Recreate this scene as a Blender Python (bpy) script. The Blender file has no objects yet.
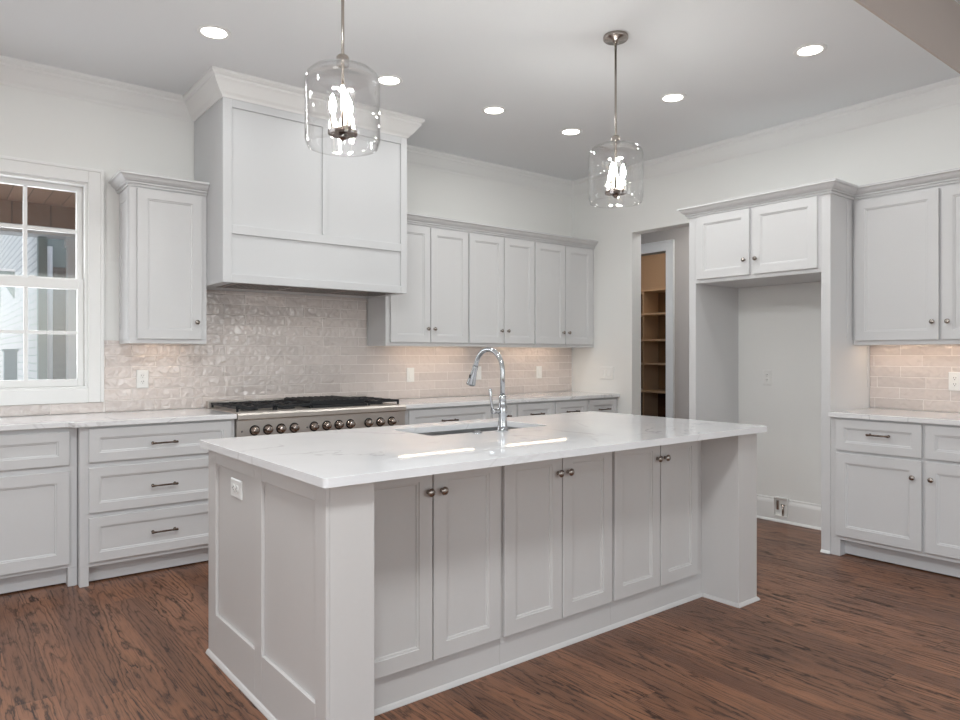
import bpy, bmesh, math, random
from mathutils import Vector, Matrix
random.seed(7)
PI = math.pi
SC = bpy.context.scene
COL = SC.collection

# ------------------------------------------------------------------ camera, world, light, exposure
YAW, FPX, CAMZ = 0.6692, 700.2, 1.2804
cd = bpy.data.cameras.new('camera'); cam = bpy.data.objects.new('camera', cd); COL.objects.link(cam)
cam.location = (0, 0, CAMZ); cam.rotation_euler = (PI / 2, 0, -YAW)
cd.sensor_width = 36; cd.sensor_fit = 'HORIZONTAL'; cd.lens = FPX / 960 * 36
cd.shift_y = -(360 - 355.05) / 960
cd.clip_start = 0.05; cd.clip_end = 200
SC.camera = cam

vs = SC.view_settings
vs.view_transform = 'Standard'; vs.look = 'None'; vs.gamma = 1; vs.use_curve_mapping = False
vs.exposure = -0.35

w = bpy.data.worlds.new('world'); SC.world = w; w.use_nodes = True
wn = w.node_tree.nodes; wl = w.node_tree.links
sky = wn.new('ShaderNodeTexSky'); sky.sky_type = 'NISHITA'; sky.sun_disc = False
sky.sun_elevation = math.radians(48); sky.sun_rotation = math.radians(200); sky.air_density = 1.0; sky.dust_density = 2.0
bg = [n for n in wn if n.type == 'BACKGROUND'][0]
mxw = wn.new('ShaderNodeMix'); mxw.data_type = 'RGBA'; mxw.inputs[0].default_value = 0.65; mxw.inputs[7].default_value = (1.0, 0.99, 0.97, 1)
wl.new(sky.outputs[0], mxw.inputs[6]); wl.new(mxw.outputs[2], bg.inputs[0]); bg.inputs[1].default_value = 0.78

def area(name, loc, rot, sx, sy, power, color):
    l = bpy.data.lights.new(name, 'AREA'); l.shape = 'RECTANGLE'; l.size = sx; l.size_y = sy
    l.energy = power; l.color = color
    o = bpy.data.objects.new(name, l); COL.objects.link(o); o.location = loc; o.rotation_euler = rot
    return o
# fill lights at added great room windows, kitchen window daylight, added great room lamp
P_FRONT, P_SIDE, P_KITCHEN, P_LAMP = 85.0, 52.0, 15.0, 108.0
FRONT_X = (-.75, 1.6, 3.95)
for x_ in FRONT_X:
    area('fill_front_window', (x_, -4.56, 1.65), (PI / 2 + 0.6, 0, 0), 1.25, 2.1, P_FRONT / 3, (0.85, 0.95, 1.0))  # unseen window fill, tilted up to brighten the ceiling
area('fill_side_window', (-2.96, -0.2, 1.6), (PI / 2, 0, -PI / 2), 1.7, 1.7, P_SIDE, (0.95, 0.97, 1.0))  # unseen window, added to light the faces turned left
area('daylight_kitchen_window', (0.32, 5.22, 1.72), (-PI / 2, 0, 0), 0.8, 1.1, P_KITCHEN, (0.95, 0.97, 1.0))

# ------------------------------------------------------------------ materials
def s2l(c):
    f = lambda v: v / 12.92 if v <= 0.04045 else ((v + 0.055) / 1.055) ** 2.4
    return tuple(f(v / 255.0) for v in c) + (1.0,)
def mat(name):
    m = bpy.data.materials.new(name); m.use_nodes = True
    nt = m.node_tree
    return m, nt, nt.nodes['Principled BSDF'], nt.nodes, nt.links
def nd(nt, t, **kw):
    n = nt.nodes.new(t)
    for k, v in kw.items():
        setattr(n, k, v)
    return n
def mth(nt, op, a, b=None, clamp=False):
    n = nt.nodes.new('ShaderNodeMath'); n.operation = op; n.use_clamp = clamp
    for i, v in enumerate((a, b)):
        if v is None: continue
        if isinstance(v, (int, float)): n.inputs[i].default_value = v
        else: nt.links.new(v, n.inputs[i])
    return n.outputs[0]
def mixc(nt, fac, a, b, mode='MIX'):
    n = nt.nodes.new('ShaderNodeMix'); n.data_type = 'RGBA'; n.blend_type = mode
    for i, v in ((0, fac), (6, a), (7, b)):
        if isinstance(v, (int, float)): n.inputs[i].default_value = v
        elif isinstance(v, tuple): n.inputs[i].default_value = v
        else: nt.links.new(v, n.inputs[i])
    return n.outputs[2]
def paint(name, rgb, rough=0.45, spec=0.4, bump=0.02, scale=180):
    m, nt, p, n, l = mat(name)
    tc = nd(nt, 'ShaderNodeTexCoord'); no = nd(nt, 'ShaderNodeTexNoise')
    no.inputs['Scale'].default_value = scale; no.inputs['Detail'].default_value = 2
    l.new(tc.outputs['Object'], no.inputs['Vector'])
    c = s2l(rgb); c2 = tuple(v * 0.975 for v in c[:3]) + (1,)
    l.new(mixc(nt, no.outputs[0], c2, c), p.inputs['Base Color'])
    b = nd(nt, 'ShaderNodeBump'); b.inputs['Strength'].default_value = bump; b.inputs['Distance'].default_value = 0.002
    l.new(no.outputs[0], b.inputs['Height']); l.new(b.outputs[0], p.inputs['Normal'])
    p.inputs['Roughness'].default_value = rough; p.inputs['Specular IOR Level'].default_value = spec
    return m
def metal(name, rgb, rough=0.25, brushed=None):
    m, nt, p, n, l = mat(name)
    p.inputs['Base Color'].default_value = s2l(rgb); p.inputs['Metallic'].default_value = 1
    p.inputs['Roughness'].default_value = rough
    tc = nd(nt, 'ShaderNodeTexCoord'); mp = nd(nt, 'ShaderNodeMapping'); no = nd(nt, 'ShaderNodeTexNoise')
    mp.inputs['Scale'].default_value = brushed or (60, 60, 60)
    no.inputs['Scale'].default_value = 1; no.inputs['Detail'].default_value = 3
    l.new(tc.outputs['Object'], mp.inputs[0]); l.new(mp.outputs[0], no.inputs['Vector'])
    r = mth(nt, 'ADD', mth(nt, 'MULTIPLY', no.outputs[0], 0.12), rough - 0.06)
    l.new(r, p.inputs['Roughness'])
    return m
def emit(name, rgb, strength):
    m, nt, p, n, l = mat(name)
    p.inputs['Base Color'].default_value = s2l((250, 250, 250))
    p.inputs['Emission Color'].default_value = s2l(rgb); p.inputs['Emission Strength'].default_value = strength
    return m
def thin_glass(name, tint=(252, 254, 253), refl=1.0):
    m, nt, p, n, l = mat(name)
    n.remove(p)
    out = [x for x in n if x.type == 'OUTPUT_MATERIAL'][0]
    tr = nd(nt, 'ShaderNodeBsdfTransparent'); tr.inputs[0].default_value = s2l(tint)
    gl = nd(nt, 'ShaderNodeBsdfGlossy'); gl.inputs['Roughness'].default_value = 0.02
    lw = nd(nt, 'ShaderNodeLayerWeight'); lw.inputs[0].default_value = 0.5
    fr = mth(nt, 'ADD', mth(nt, 'MULTIPLY', mth(nt, 'POWER', lw.outputs['Facing'], 3.2), 0.9), 0.06)
    mx = nd(nt, 'ShaderNodeMixShader')
    l.new(mth(nt, 'MULTIPLY', fr, refl, True), mx.inputs[0])
    l.new(tr.outputs[0], mx.inputs[1]); l.new(gl.outputs[0], mx.inputs[2]); l.new(mx.outputs[0], out.inputs[0])
    return m

M = {}
M['wall'] = paint('wall_paint', (238, 238, 236), 0.7, 0.25, 0.03, 250)
M['ceil'] = paint('ceiling_paint', (238, 240, 242), 0.8, 0.2, 0.02, 200)
M['header_shade'] = paint('header_shade_paint', (205, 194, 187), 0.8, 0.2, 0.02, 200)  # dim pinkish floor bounce on the header, put into its paint
M['trim'] = paint('trim_enamel', (240, 240, 239), 0.4, 0.4, 0.01, 120)
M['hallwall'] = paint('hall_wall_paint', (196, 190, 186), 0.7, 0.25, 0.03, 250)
M['pantrywall'] = paint('pantry_wall_paint', (206, 186, 164), 0.7, 0.25, 0.03, 250)
M['cab'] = paint('cabinet_paint', (216, 216, 217), 0.38, 0.4, 0.01, 90)
M['hoodp'] = paint('hood_paint', (207, 208, 210), 0.38, 0.4, 0.01, 90)
M['isl'] = paint('island_bounce_paint', (207, 204, 202), 0.38, 0.4, 0.01, 90)  # cabinet paint tinted warm for the floor bounce on the island
M['plate'] = paint('white_plastic', (240, 240, 238), 0.3, 0.5, 0.0, 50)
M['dark'] = paint('black_slot', (25, 24, 24), 0.5, 0.3, 0.0, 50)
M['nickel'] = metal('satin_nickel', (168, 160, 153), 0.24)
M['bronze'] = metal('dark_pewter', (120, 106, 98), 0.25)
M['knobm'] = metal('burner_knob_metal', (176, 164, 156), 0.16)
M['chrome'] = metal('polished_nickel', (186, 188, 191), 0.16)
M['steel'] = metal('brushed_steel', (205, 198, 192), 0.4, (2, 300, 300))
M['steel2'] = metal('sink_steel', (185, 185, 186), 0.35, (40, 40, 40))
M['iron'] = paint('cast_iron', (34, 35, 38), 0.45, 0.4, 0.1, 300)
BULB = 380
M['lens'] = emit('downlight_lens', (255, 247, 235), 11)
M['bulb'] = emit('lamp_bulb', (252, 252, 246), BULB)
M['strip'] = emit('strip_lens', (255, 226, 196), 29)
M['glass'] = thin_glass('shade_glass', (255, 255, 255), 1.0)
M['pane'] = thin_glass('window_glass', (254, 255, 255), 0.8)
M['candle'] = paint('candle_sleeve', (235, 228, 215), 0.5, 0.4, 0.0, 50)

def quartz():
    m, nt, p, n, l = mat('white_quartz')
    tc = nd(nt, 'ShaderNodeTexCoord')
    n1 = nd(nt, 'ShaderNodeTexNoise'); n1.inputs['Scale'].default_value = 1.15; n1.inputs['Detail'].default_value = 5
    n1.inputs['Roughness'].default_value = 0.55; n1.inputs['Distortion'].default_value = 1.1
    l.new(tc.outputs['Object'], n1.inputs['Vector'])
    d = mth(nt, 'ABSOLUTE', mth(nt, 'SUBTRACT', n1.outputs[0], 0.5))
    v = mth(nt, 'SUBTRACT', 1.0, mth(nt, 'DIVIDE', d, 0.012), True)
    n2 = nd(nt, 'ShaderNodeTexNoise'); n2.inputs['Scale'].default_value = 2.3; l.new(tc.outputs['Object'], n2.inputs['Vector'])
    k = mth(nt, 'MULTIPLY', v, mth(nt, 'MULTIPLY', mth(nt, 'SUBTRACT', n2.outputs[0], 0.42, True), 3.0, True), True)
    n3 = nd(nt, 'ShaderNodeTexNoise'); n3.inputs['Scale'].default_value = 3.0; n3.inputs['Detail'].default_value = 6
    l.new(tc.outputs['Object'], n3.inputs['Vector'])
    base = mixc(nt, n3.outputs[0], s2l((226, 226, 228)), s2l((242, 242, 243)))
    l.new(mixc(nt, mth(nt, 'MULTIPLY', k, 0.75), base, s2l((160, 158, 158))), p.inputs['Base Color'])
    p.inputs['Roughness'].default_value = 0.03; p.inputs['Specular IOR Level'].default_value = 0.5
    return m
M['quartz'] = quartz()

def tile():
    m, nt, p, n, l = mat('glazed_tile')
    g = nd(nt, 'ShaderNodeNewGeometry'); tc = nd(nt, 'ShaderNodeTexCoord')
    r = g.outputs['Random Per Island']
    c = mixc(nt, r, s2l((222, 211, 206)), s2l((204, 194, 190)))
    n1 = nd(nt, 'ShaderNodeTexNoise'); n1.inputs['Scale'].default_value = 14; n1.inputs['Detail'].default_value = 3
    l.new(tc.outputs['Object'], n1.inputs['Vector'])
    l.new(mixc(nt, mth(nt, 'MULTIPLY', n1.outputs[0], 0.5), c, s2l((228, 219, 214))), p.inputs['Base Color'])
    n2 = nd(nt, 'ShaderNodeTexNoise'); n2.inputs['Scale'].default_value = 27; n2.inputs['Detail'].default_value = 0.4
    n2.inputs['Distortion'].default_value = 0.4
    l.new(tc.outputs['Object'], n2.inputs['Vector'])
    b = nd(nt, 'ShaderNodeBump'); b.inputs['Strength'].default_value = 1.0; b.inputs['Distance'].default_value = 0.0075
    l.new(n2.outputs[0], b.inputs['Height']); l.new(b.outputs[0], p.inputs['Normal'])
    p.inputs['Roughness'].default_value = 0.035; p.inputs['Specular IOR Level'].default_value = 0.8
    return m
M['tile'] = tile()
M['grout'] = paint('grout', (238, 232, 228), 0.85, 0.2, 0.05, 400)

def floor_mat():
    m, nt, p, n, l = mat('stained_oak_planks')
    tc = nd(nt, 'ShaderNodeTexCoord'); sp = nd(nt, 'ShaderNodeSeparateXYZ'); l.new(tc.outputs['Object'], sp.inputs[0])
    X, Y = sp.outputs[0], sp.outputs[1]
    W, L = 0.128, 1.5
    px = mth(nt, 'DIVIDE', X, W); ix = mth(nt, 'FLOOR', px); fx = mth(nt, 'FRACT', px)
    wn1 = nd(nt, 'ShaderNodeTexWhiteNoise', noise_dimensions='1D'); l.new(ix, wn1.inputs['W'])
    py = mth(nt, 'ADD', mth(nt, 'DIVIDE', Y, L), mth(nt, 'MULTIPLY', wn1.outputs['Value'], 9.0))
    iy = mth(nt, 'FLOOR', py); fy = mth(nt, 'FRACT', py)
    cb = nd(nt, 'ShaderNodeCombineXYZ'); l.new(ix, cb.inputs[0]); l.new(iy, cb.inputs[1])
    wn2 = nd(nt, 'ShaderNodeTexWhiteNoise', noise_dimensions='2D'); l.new(cb.outputs[0], wn2.inputs['Vector'])
    sc = nd(nt, 'ShaderNodeSeparateXYZ'); l.new(wn2.outputs['Color'], sc.inputs[0])
    def vec(sx, sy, off):
        c = nd(nt, 'ShaderNodeCombineXYZ')
        l.new(mth(nt, 'ADD', mth(nt, 'MULTIPLY', X, sx), mth(nt, 'MULTIPLY', sc.outputs[0], off)), c.inputs[0])
        l.new(mth(nt, 'ADD', mth(nt, 'MULTIPLY', Y, sy), mth(nt, 'MULTIPLY', sc.outputs[1], off)), c.inputs[1])
        l.new(mth(nt, 'MULTIPLY', sc.outputs[2], off), c.inputs[2])
        return c.outputs[0]
    def noise(v, detail, dist=0.0, rough=0.5):
        q = nd(nt, 'ShaderNodeTexNoise'); q.inputs['Scale'].default_value = 1; q.inputs['Detail'].default_value = detail
        q.inputs['Distortion'].default_value = dist; q.inputs['Roughness'].default_value = rough
        l.new(v, q.inputs['Vector']); return q.outputs[0]
    jag = noise(vec(55, 11, 31), 3)
    ring = mth(nt, 'ADD', mth(nt, 'MULTIPLY', noise(vec(7.5, 0.62, 57), 1.2, 0.25), 15.0), mth(nt, 'MULTIPLY', jag, 1.3))
    fr = mth(nt, 'FRACT', ring)
    rp = nd(nt, 'ShaderNodeValToRGB'); l.new(fr, rp.inputs[0])
    e = rp.color_ramp.elements
    e[0].position = 0.0; e[0].color = (1, 1, 1, 1); e[1].position = 1.0; e[1].color = (0.55, 0.55, 0.55, 1)
    for pos, val in ((0.1, 0.85), (0.24, 0.12), (0.5, 0.0), (0.8, 0.18)):
        q = e.new(pos); q.color = (val, val, val, 1)
    pores = noise(vec(230, 5.5, 13), 3, 0.0, 0.6)
    pr = mth(nt, 'MULTIPLY', mth(nt, 'SUBTRACT', pores, 0.52, True), 7.0, True)
    patch = noise(vec(4, 1.2, 21), 2)
    streak = mth(nt, 'MULTIPLY', mth(nt, 'SUBTRACT', noise(vec(120, 2.6, 43), 2), 0.5, True), 3.0, True)
    shade = mth(nt, 'MULTIPLY', mth(nt, 'SUBTRACT', noise(vec(9, 2.2, 77), 3, 0.5), 0.45, True), 3.2, True)
    fac = mth(nt, 'ADD', mth(nt, 'MULTIPLY', rp.outputs[0], mth(nt, 'ADD', mth(nt, 'MULTIPLY', patch, 1.3), 0.15)), mth(nt, 'MULTIPLY', pr, 0.5), True)
    light = mixc(nt, sc.outputs[2], s2l((150, 102, 75)), s2l((106, 70, 53)))
    light = mixc(nt, mth(nt, 'MULTIPLY', patch, 0.5), light, s2l((164, 116, 82)))
    light = mixc(nt, mth(nt, 'MULTIPLY', shade, 0.42), light, s2l((84, 58, 47)))
    light = mixc(nt, mth(nt, 'MULTIPLY', streak, 0.35), light, s2l((78, 51, 40)))
    col = mixc(nt, fac, light, s2l((48, 29, 21)))
    def edge(f, wd):
        a = mth(nt, 'MINIMUM', f, mth(nt, 'SUBTRACT', 1.0, f))
        return mth(nt, 'SUBTRACT', 1.0, mth(nt, 'DIVIDE', a, wd), True)
    jt = mth(nt, 'MAXIMUM', edge(fx, 0.012), edge(fy, 0.0012))
    col = mixc(nt, mth(nt, 'MULTIPLY', jt, 0.65), col, s2l((40, 26, 20)))
    l.new(col, p.inputs['Base Color'])
    l.new(mth(nt, 'ADD', mth(nt, 'MULTIPLY', fac, 0.12), 0.3), p.inputs['Roughness'])
    p.inputs['Specular IOR Level'].default_value = 0.32
    b = nd(nt, 'ShaderNodeBump'); b.inputs['Strength'].default_value = 0.25; b.inputs['Distance'].default_value = 0.002
    l.new(mth(nt, 'SUBTRACT', 1.0, mth(nt, 'MAXIMUM', fac, jt)), b.inputs['Height']); l.new(b.outputs[0], p.inputs['Normal'])
    return m
M['floor'] = floor_mat()

def board(name, a, b, axis, width):
    m, nt, p, n, l = mat(name)
    tc = nd(nt, 'ShaderNodeTexCoord'); sp = nd(nt, 'ShaderNodeSeparateXYZ'); l.new(tc.outputs['Object'], sp.inputs[0])
    f = mth(nt, 'DIVIDE', sp.outputs[axis], width)
    wn_ = nd(nt, 'ShaderNodeTexWhiteNoise', noise_dimensions='1D'); l.new(mth(nt, 'FLOOR', f), wn_.inputs['W'])
    no = nd(nt, 'ShaderNodeTexNoise'); mp = nd(nt, 'ShaderNodeMapping'); s = [30, 30, 30]; s[1 if axis != 1 else 0] = 3
    mp.inputs['Scale'].default_value = s; no.inputs['Scale'].default_value = 1
    l.new(tc.outputs['Object'], mp.inputs[0]); l.new(mp.outputs[0], no.inputs['Vector'])
    c = mixc(nt, mth(nt, 'ADD', mth(nt, 'MULTIPLY', wn_.outputs['Value'], 0.6), mth(nt, 'MULTIPLY', no.outputs[0], 0.4)), s2l(a), s2l(b))
    fr = mth(nt, 'FRACT', f); ed = mth(nt, 'SUBTRACT', 1.0, mth(nt, 'DIVIDE', mth(nt, 'MINIMUM', fr, mth(nt, 'SUBTRACT', 1.0, fr)), 0.04), True)
    l.new(mixc(nt, mth(nt, 'MULTIPLY', ed, 0.6), c, s2l((50, 40, 34))), p.inputs['Base Color'])
    p.inputs['Roughness'].default_value = 0.6
    return m
M['porchwood'] = board('porch_ceiling_boards', (216, 176, 148), (186, 146, 118), 0, 0.14)
M['porchbeam'] = board('porch_beam_boards', (172, 136, 110), (146, 112, 88), 0, 0.3)
M['shelfwood'] = paint('raw_shelf_board', (214, 192, 166), 0.6, 0.3, 0.03, 60)
M['shelfback'] = paint('pantry_back_board', (150, 122, 92), 0.6, 0.3, 0.03, 60)
M['shelfdark'] = board('dark_stained_board', (96, 62, 44), (66, 42, 31), 2, 0.12)
def brick(name, a, b, mortar, sy=1):
    m, nt, p, n, l = mat(name)
    tc = nd(nt, 'ShaderNodeTexCoord'); sp = nd(nt, 'ShaderNodeSeparateXYZ'); l.new(tc.outputs['Object'], sp.inputs[0])
    cb = nd(nt, 'ShaderNodeCombineXYZ'); l.new(mth(nt, 'ADD', sp.outputs[0], sp.outputs[1]), cb.inputs[0]); l.new(sp.outputs[2], cb.inputs[1])
    br = nd(nt, 'ShaderNodeTexBrick'); l.new(cb.outputs[0], br.inputs['Vector'])
    br.inputs['Color1'].default_value = s2l(a); br.inputs['Color2'].default_value = s2l(b); br.inputs['Mortar'].default_value = s2l(mortar)
    br.inputs['Scale'].default_value = 1; br.inputs['Brick Width'].default_value = 0.22; br.inputs['Row Height'].default_value = 0.075
    br.inputs['Mortar Size'].default_value = 0.008
    l.new(br.outputs[0], p.inputs['Base Color'])
    bp = nd(nt, 'ShaderNodeBump'); bp.inputs['Strength'].default_value = 0.6; bp.inputs['Distance'].default_value = 0.01; bp.invert = True
    l.new(br.outputs[1], bp.inputs['Height']); l.new(bp.outputs[0], p.inputs['Normal'])
    p.inputs['Roughness'].default_value = 0.8
    return m
M['whitebrick'] = brick('white_painted_brick', (236, 237, 232), (226, 228, 224), (196, 199, 196))
M['brownbrick'] = brick('brown_grey_brick', (128, 116, 106), (112, 100, 92), (140, 132, 124))
M['greygreen'] = paint('grey_green_shade_and_siding', (150, 160, 156), 0.7, 0.3, 0.03, 90)  # also carries the porch shade on the courtyard wall end
M['bluebox'] = paint('blue_grey_steel', (132, 150, 160), 0.5, 0.4, 0.02, 90)
M['concrete'] = paint('patio_concrete', (214, 210, 203), 0.85, 0.2, 0.1, 60)

# ------------------------------------------------------------------ helpers
RM = {}
def tag(o, label=None, cat=None, group=None, kind=None):
    if label: o['label'] = label
    if cat: o['category'] = cat
    if group: o['group'] = group
    if kind: o['kind'] = kind
    return o
def thing(name, label, cat, loc=(0, 0, 0), rotz=0.0, group=None):
    o = bpy.data.objects.new(name, None); COL.objects.link(o)
    o.location = loc; o.rotation_euler = (0, 0, rotz); o.empty_display_size = 0.1
    RM[o] = Matrix.Translation(loc) @ Matrix.Rotation(rotz, 4, 'Z')
    return tag(o, label, cat, group)

class B:
    def __init__(s): s.bm = bmesh.new()
    def face(s, pts, mi=0):
        f = s.bm.faces.new([s.bm.verts.new(p) for p in pts]); f.material_index = mi; return f
    def box(s, x0, x1, y0, y1, z0, z1, mi=0):
        if x0 > x1: x0, x1 = x1, x0
        if y0 > y1: y0, y1 = y1, y0
        if z0 > z1: z0, z1 = z1, z0
        v = [s.bm.verts.new(p) for p in ((x0,y0,z0),(x1,y0,z0),(x1,y1,z0),(x0,y1,z0),(x0,y0,z1),(x1,y0,z1),(x1,y1,z1),(x0,y1,z1))]
        for q in ((0,3,2,1),(4,5,6,7),(0,1,5,4),(1,2,6,5),(2,3,7,6),(3,0,4,7)):
            f = s.bm.faces.new([v[i] for i in q]); f.material_index = mi
        return s
    def loops(s, rings, cap0=True, cap1=True, mi=0, closed=True, smooth=False):
        R = [[s.bm.verts.new(p) for p in r] for r in rings]
        n = len(R[0])
        for a, b in zip(R, R[1:]):
            for i in range(n if closed else n - 1):
                j = (i + 1) % n
                f = s.bm.faces.new((a[i], a[j], b[j], b[i])); f.material_index = mi; f.smooth = smooth
        if cap0: f = s.bm.faces.new(R[0][::-1]); f.material_index = mi
        if cap1: f = s.bm.faces.new(R[-1]); f.material_index = mi
        return s
    def lathe(s, prof, axis='z', c=(0, 0, 0), seg=24, mi=0, cap0=True, cap1=True, smooth=True):
        rings = []
        for r, h in prof:
            ring = []
            for i in range(seg):
                a = 2 * PI * i / seg; x, y = r * math.cos(a), r * math.sin(a)
                q = {'z': (x, y, h), 'y': (x, h, -y), 'x': (h, x, y)}[axis]
                ring.append((c[0] + q[0], c[1] + q[1], c[2] + q[2]))
            rings.append(ring)
        return s.loops(rings, cap0, cap1, mi, True, smooth)
    def tube(s, pts, rad, seg=12, mi=0):
        pts = [Vector(p) for p in pts]
        rings = []; ref = None
        for i, p in enumerate(pts):
            t = (pts[min(i + 1, len(pts) - 1)] - pts[max(i - 1, 0)]).normalized()
            if ref is None:
                ref = Vector((0, 0, 1)) if abs(t.z) < 0.9 else Vector((1, 0, 0))
            u = (ref - t * ref.dot(t)).normalized(); v = t.cross(u); ref = u
            r = rad[i] if isinstance(rad, (list, tuple)) else rad
            rings.append([tuple(p + (u * math.cos(2 * PI * k / seg) + v * math.sin(2 * PI * k / seg)) * r) for k in range(seg)])
        return s.loops(rings, True, True, mi, True, True)
    def sweep(s, path, prof, side=1, pre=None, post=None, mi=0):
        """profile (out, z) swept along an XY path with mitred corners; 'out' is to the right of travel when side=1."""
        P = [Vector(p) for p in path]; n = len(P)
        ext = ([Vector(pre)] if pre else [None]) + P + ([Vector(post)] if post else [None])
        rings = []
        for i in range(n):
            a, b, c = ext[i], P[i], ext[i + 2]
            ns = []
            for p, q in ((a, b), (b, c)):
                if p is not None and q is not None:
                    d = (q - p).normalized(); ns.append(Vector((d.y, -d.x)) * side)
            m = ns[0] if len(ns) == 1 else (ns[0] + ns[1]) / (1 + ns[0].dot(ns[1]))
            rings.append([(b.x + m.x * o, b.y + m.y * o, z) for o, z in prof])
        return s.loops(rings, True, True, mi)
    def shaker(s, x0, x1, z0, z1, yf, t=0.02, rail=0.06, mi=0):
        e = 0.0015
        def R(i, y): return [(x0 + i, y, z0 + i), (x1 - i, y, z0 + i), (x1 - i, y, z1 - i), (x0 + i, y, z1 - i)]
        s.loops([R(0, yf + t), R(0, yf + e), R(e, yf), R(rail, yf), R(rail + .001, yf + .005), R(rail + .009, yf + .006), R(rail + .011, yf + .0105)], True, True, mi)
        return s
    def build(s, name, m, parent=None, bevel=0.0, seg=2, world=False, auto=False):
        bmesh.ops.recalc_face_normals(s.bm, faces=s.bm.faces[:])
        if world and parent is not None:
            r = parent
            while r.parent: r = r.parent
            s.bm.transform(RM[r].inverted())
        me = bpy.data.meshes.new(name); s.bm.to_mesh(me); s.bm.free()
        for q in (m if isinstance(m, (list, tuple)) else [m]): me.materials.append(q)
        o = bpy.data.objects.new(name, me); COL.objects.link(o)
        if parent is not None: o.parent = parent
        if bevel:
            k = o.modifiers.new('bevel', 'BEVEL'); k.width = bevel; k.segments = seg; k.limit_method = 'ANGLE'; k.angle_limit = math.radians(50)
        return o
def struct(name, b, m, bevel=0.0, label=None):
    o = b.build(name, m, None, bevel); o['kind'] = 'structure'
    return o

# ------------------------------------------------------------------ room dimensions
YB, XR, ZC, ZG, YH = 5.003, 5.152, 3.02, 3.43, 1.556
XL, YF = -2.9, -4.5
# floor
b = B(); b.box(XL - .1, 9.2, YF - .1, YB + .1, -.1, 0); struct('floor', b, M['floor'])
b = B(); b.box(XR + .13, 9.2, YB + .1, 8.2, -.1, 0); struct('floor_hall', b, M['floor'])
# back wall with the window hole
WX0, WX1, WZ0, WZ1 = -.13, .80, 1.07, 2.365
b = B()
b.box(XL - .1, WX0, YB, YB + .14, 0, ZC + .1); b.box(WX1, XR + .13, YB, YB + .14, 0, ZC + .1)
b.box(WX0, WX1, YB, YB + .14, 0, WZ0); b.box(WX0, WX1, YB, YB + .14, WZ1, ZC + .1)
struct('wall_back', b, M['wall'])
# right wall with the cased-free hall opening
OY0, OY1, OZ = 3.27, 4.233, 2.42
b = B()
b.box(XR, XR + .13, YF, OY0, 0, ZG + .1); b.box(XR, XR + .13, OY1, YB, 0, ZC + .1); b.box(XR, XR + .13, OY0, OY1, OZ, ZC + .1)
b.box(XR, XR + .13, OY0, YB, ZC + .1, ZG + .1)
struct('wall_right', b, M['wall'])
b = B()
b.box(XL - .1, XL, YF, -1.1, 0, ZG + .1); b.box(XL - .1, XL, .7, YB, 0, ZG + .1)
b.box(XL - .1, XL, -1.1, .7, 0, .7); b.box(XL - .1, XL, -1.1, .7, 2.5, ZG + .1)
struct('wall_left', b, M['wall'])
b = B(); cur = XL - .1
for x_ in FRONT_X:
    b.box(cur, x_ - .65, YF - .1, YF, 0, ZG + .1); b.box(x_ - .65, x_ + .65, YF - .1, YF, 0, .55); b.box(x_ - .65, x_ + .65, YF - .1, YF, 2.75, ZG + .1); cur = x_ + .65
b.box(cur, XR + .13, YF - .1, YF, 0, ZG + .1)
struct('wall_front', b, M['wall'])
b = B(); b.box(XL, XR, YH, YB, ZC, ZC + .1); struct('ceiling', b, M['ceil'])
b = B(); b.box(XL, XR, YH - .001, YH + .09, ZC + .1, ZG + .1); b.box(XL, XR, YH - .012, YH, ZC, ZG); struct('wall_header', b, M['header_shade'])
b = B(); b.box(XL, XR, YF, YH - .012, ZG, ZG + .1); struct('ceiling_great_room', b, M['ceil'])

# crown moulding of the kitchen
def crown_prof(z1, h, pr):
    f = [(0, 1), (0, 0), (.06, 0), (.1, .06), (.14, .1), (.3, .2), (.52, .4), (.7, .58), (.8, .66), (.8, .76), (.9, .8), (1, .88), (1, 1)]
    return [(a * pr, z1 - h + c * h) for a, c in f]
CP = crown_prof(ZC, .138, .095)
HX0, HX1, HYF = 1.443, 2.787, 4.392
b = B(); b.sweep([(XL, YB), (HX0, YB)], CP, 1, None, (HX0, HYF)); struct('trim_1', b, M['trim'])
b = B(); b.sweep([(HX1, YB), (XR, YB), (XR, YH)], CP, 1, (HX1, HYF)); struct('trim_2', b, M['trim'])

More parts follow.
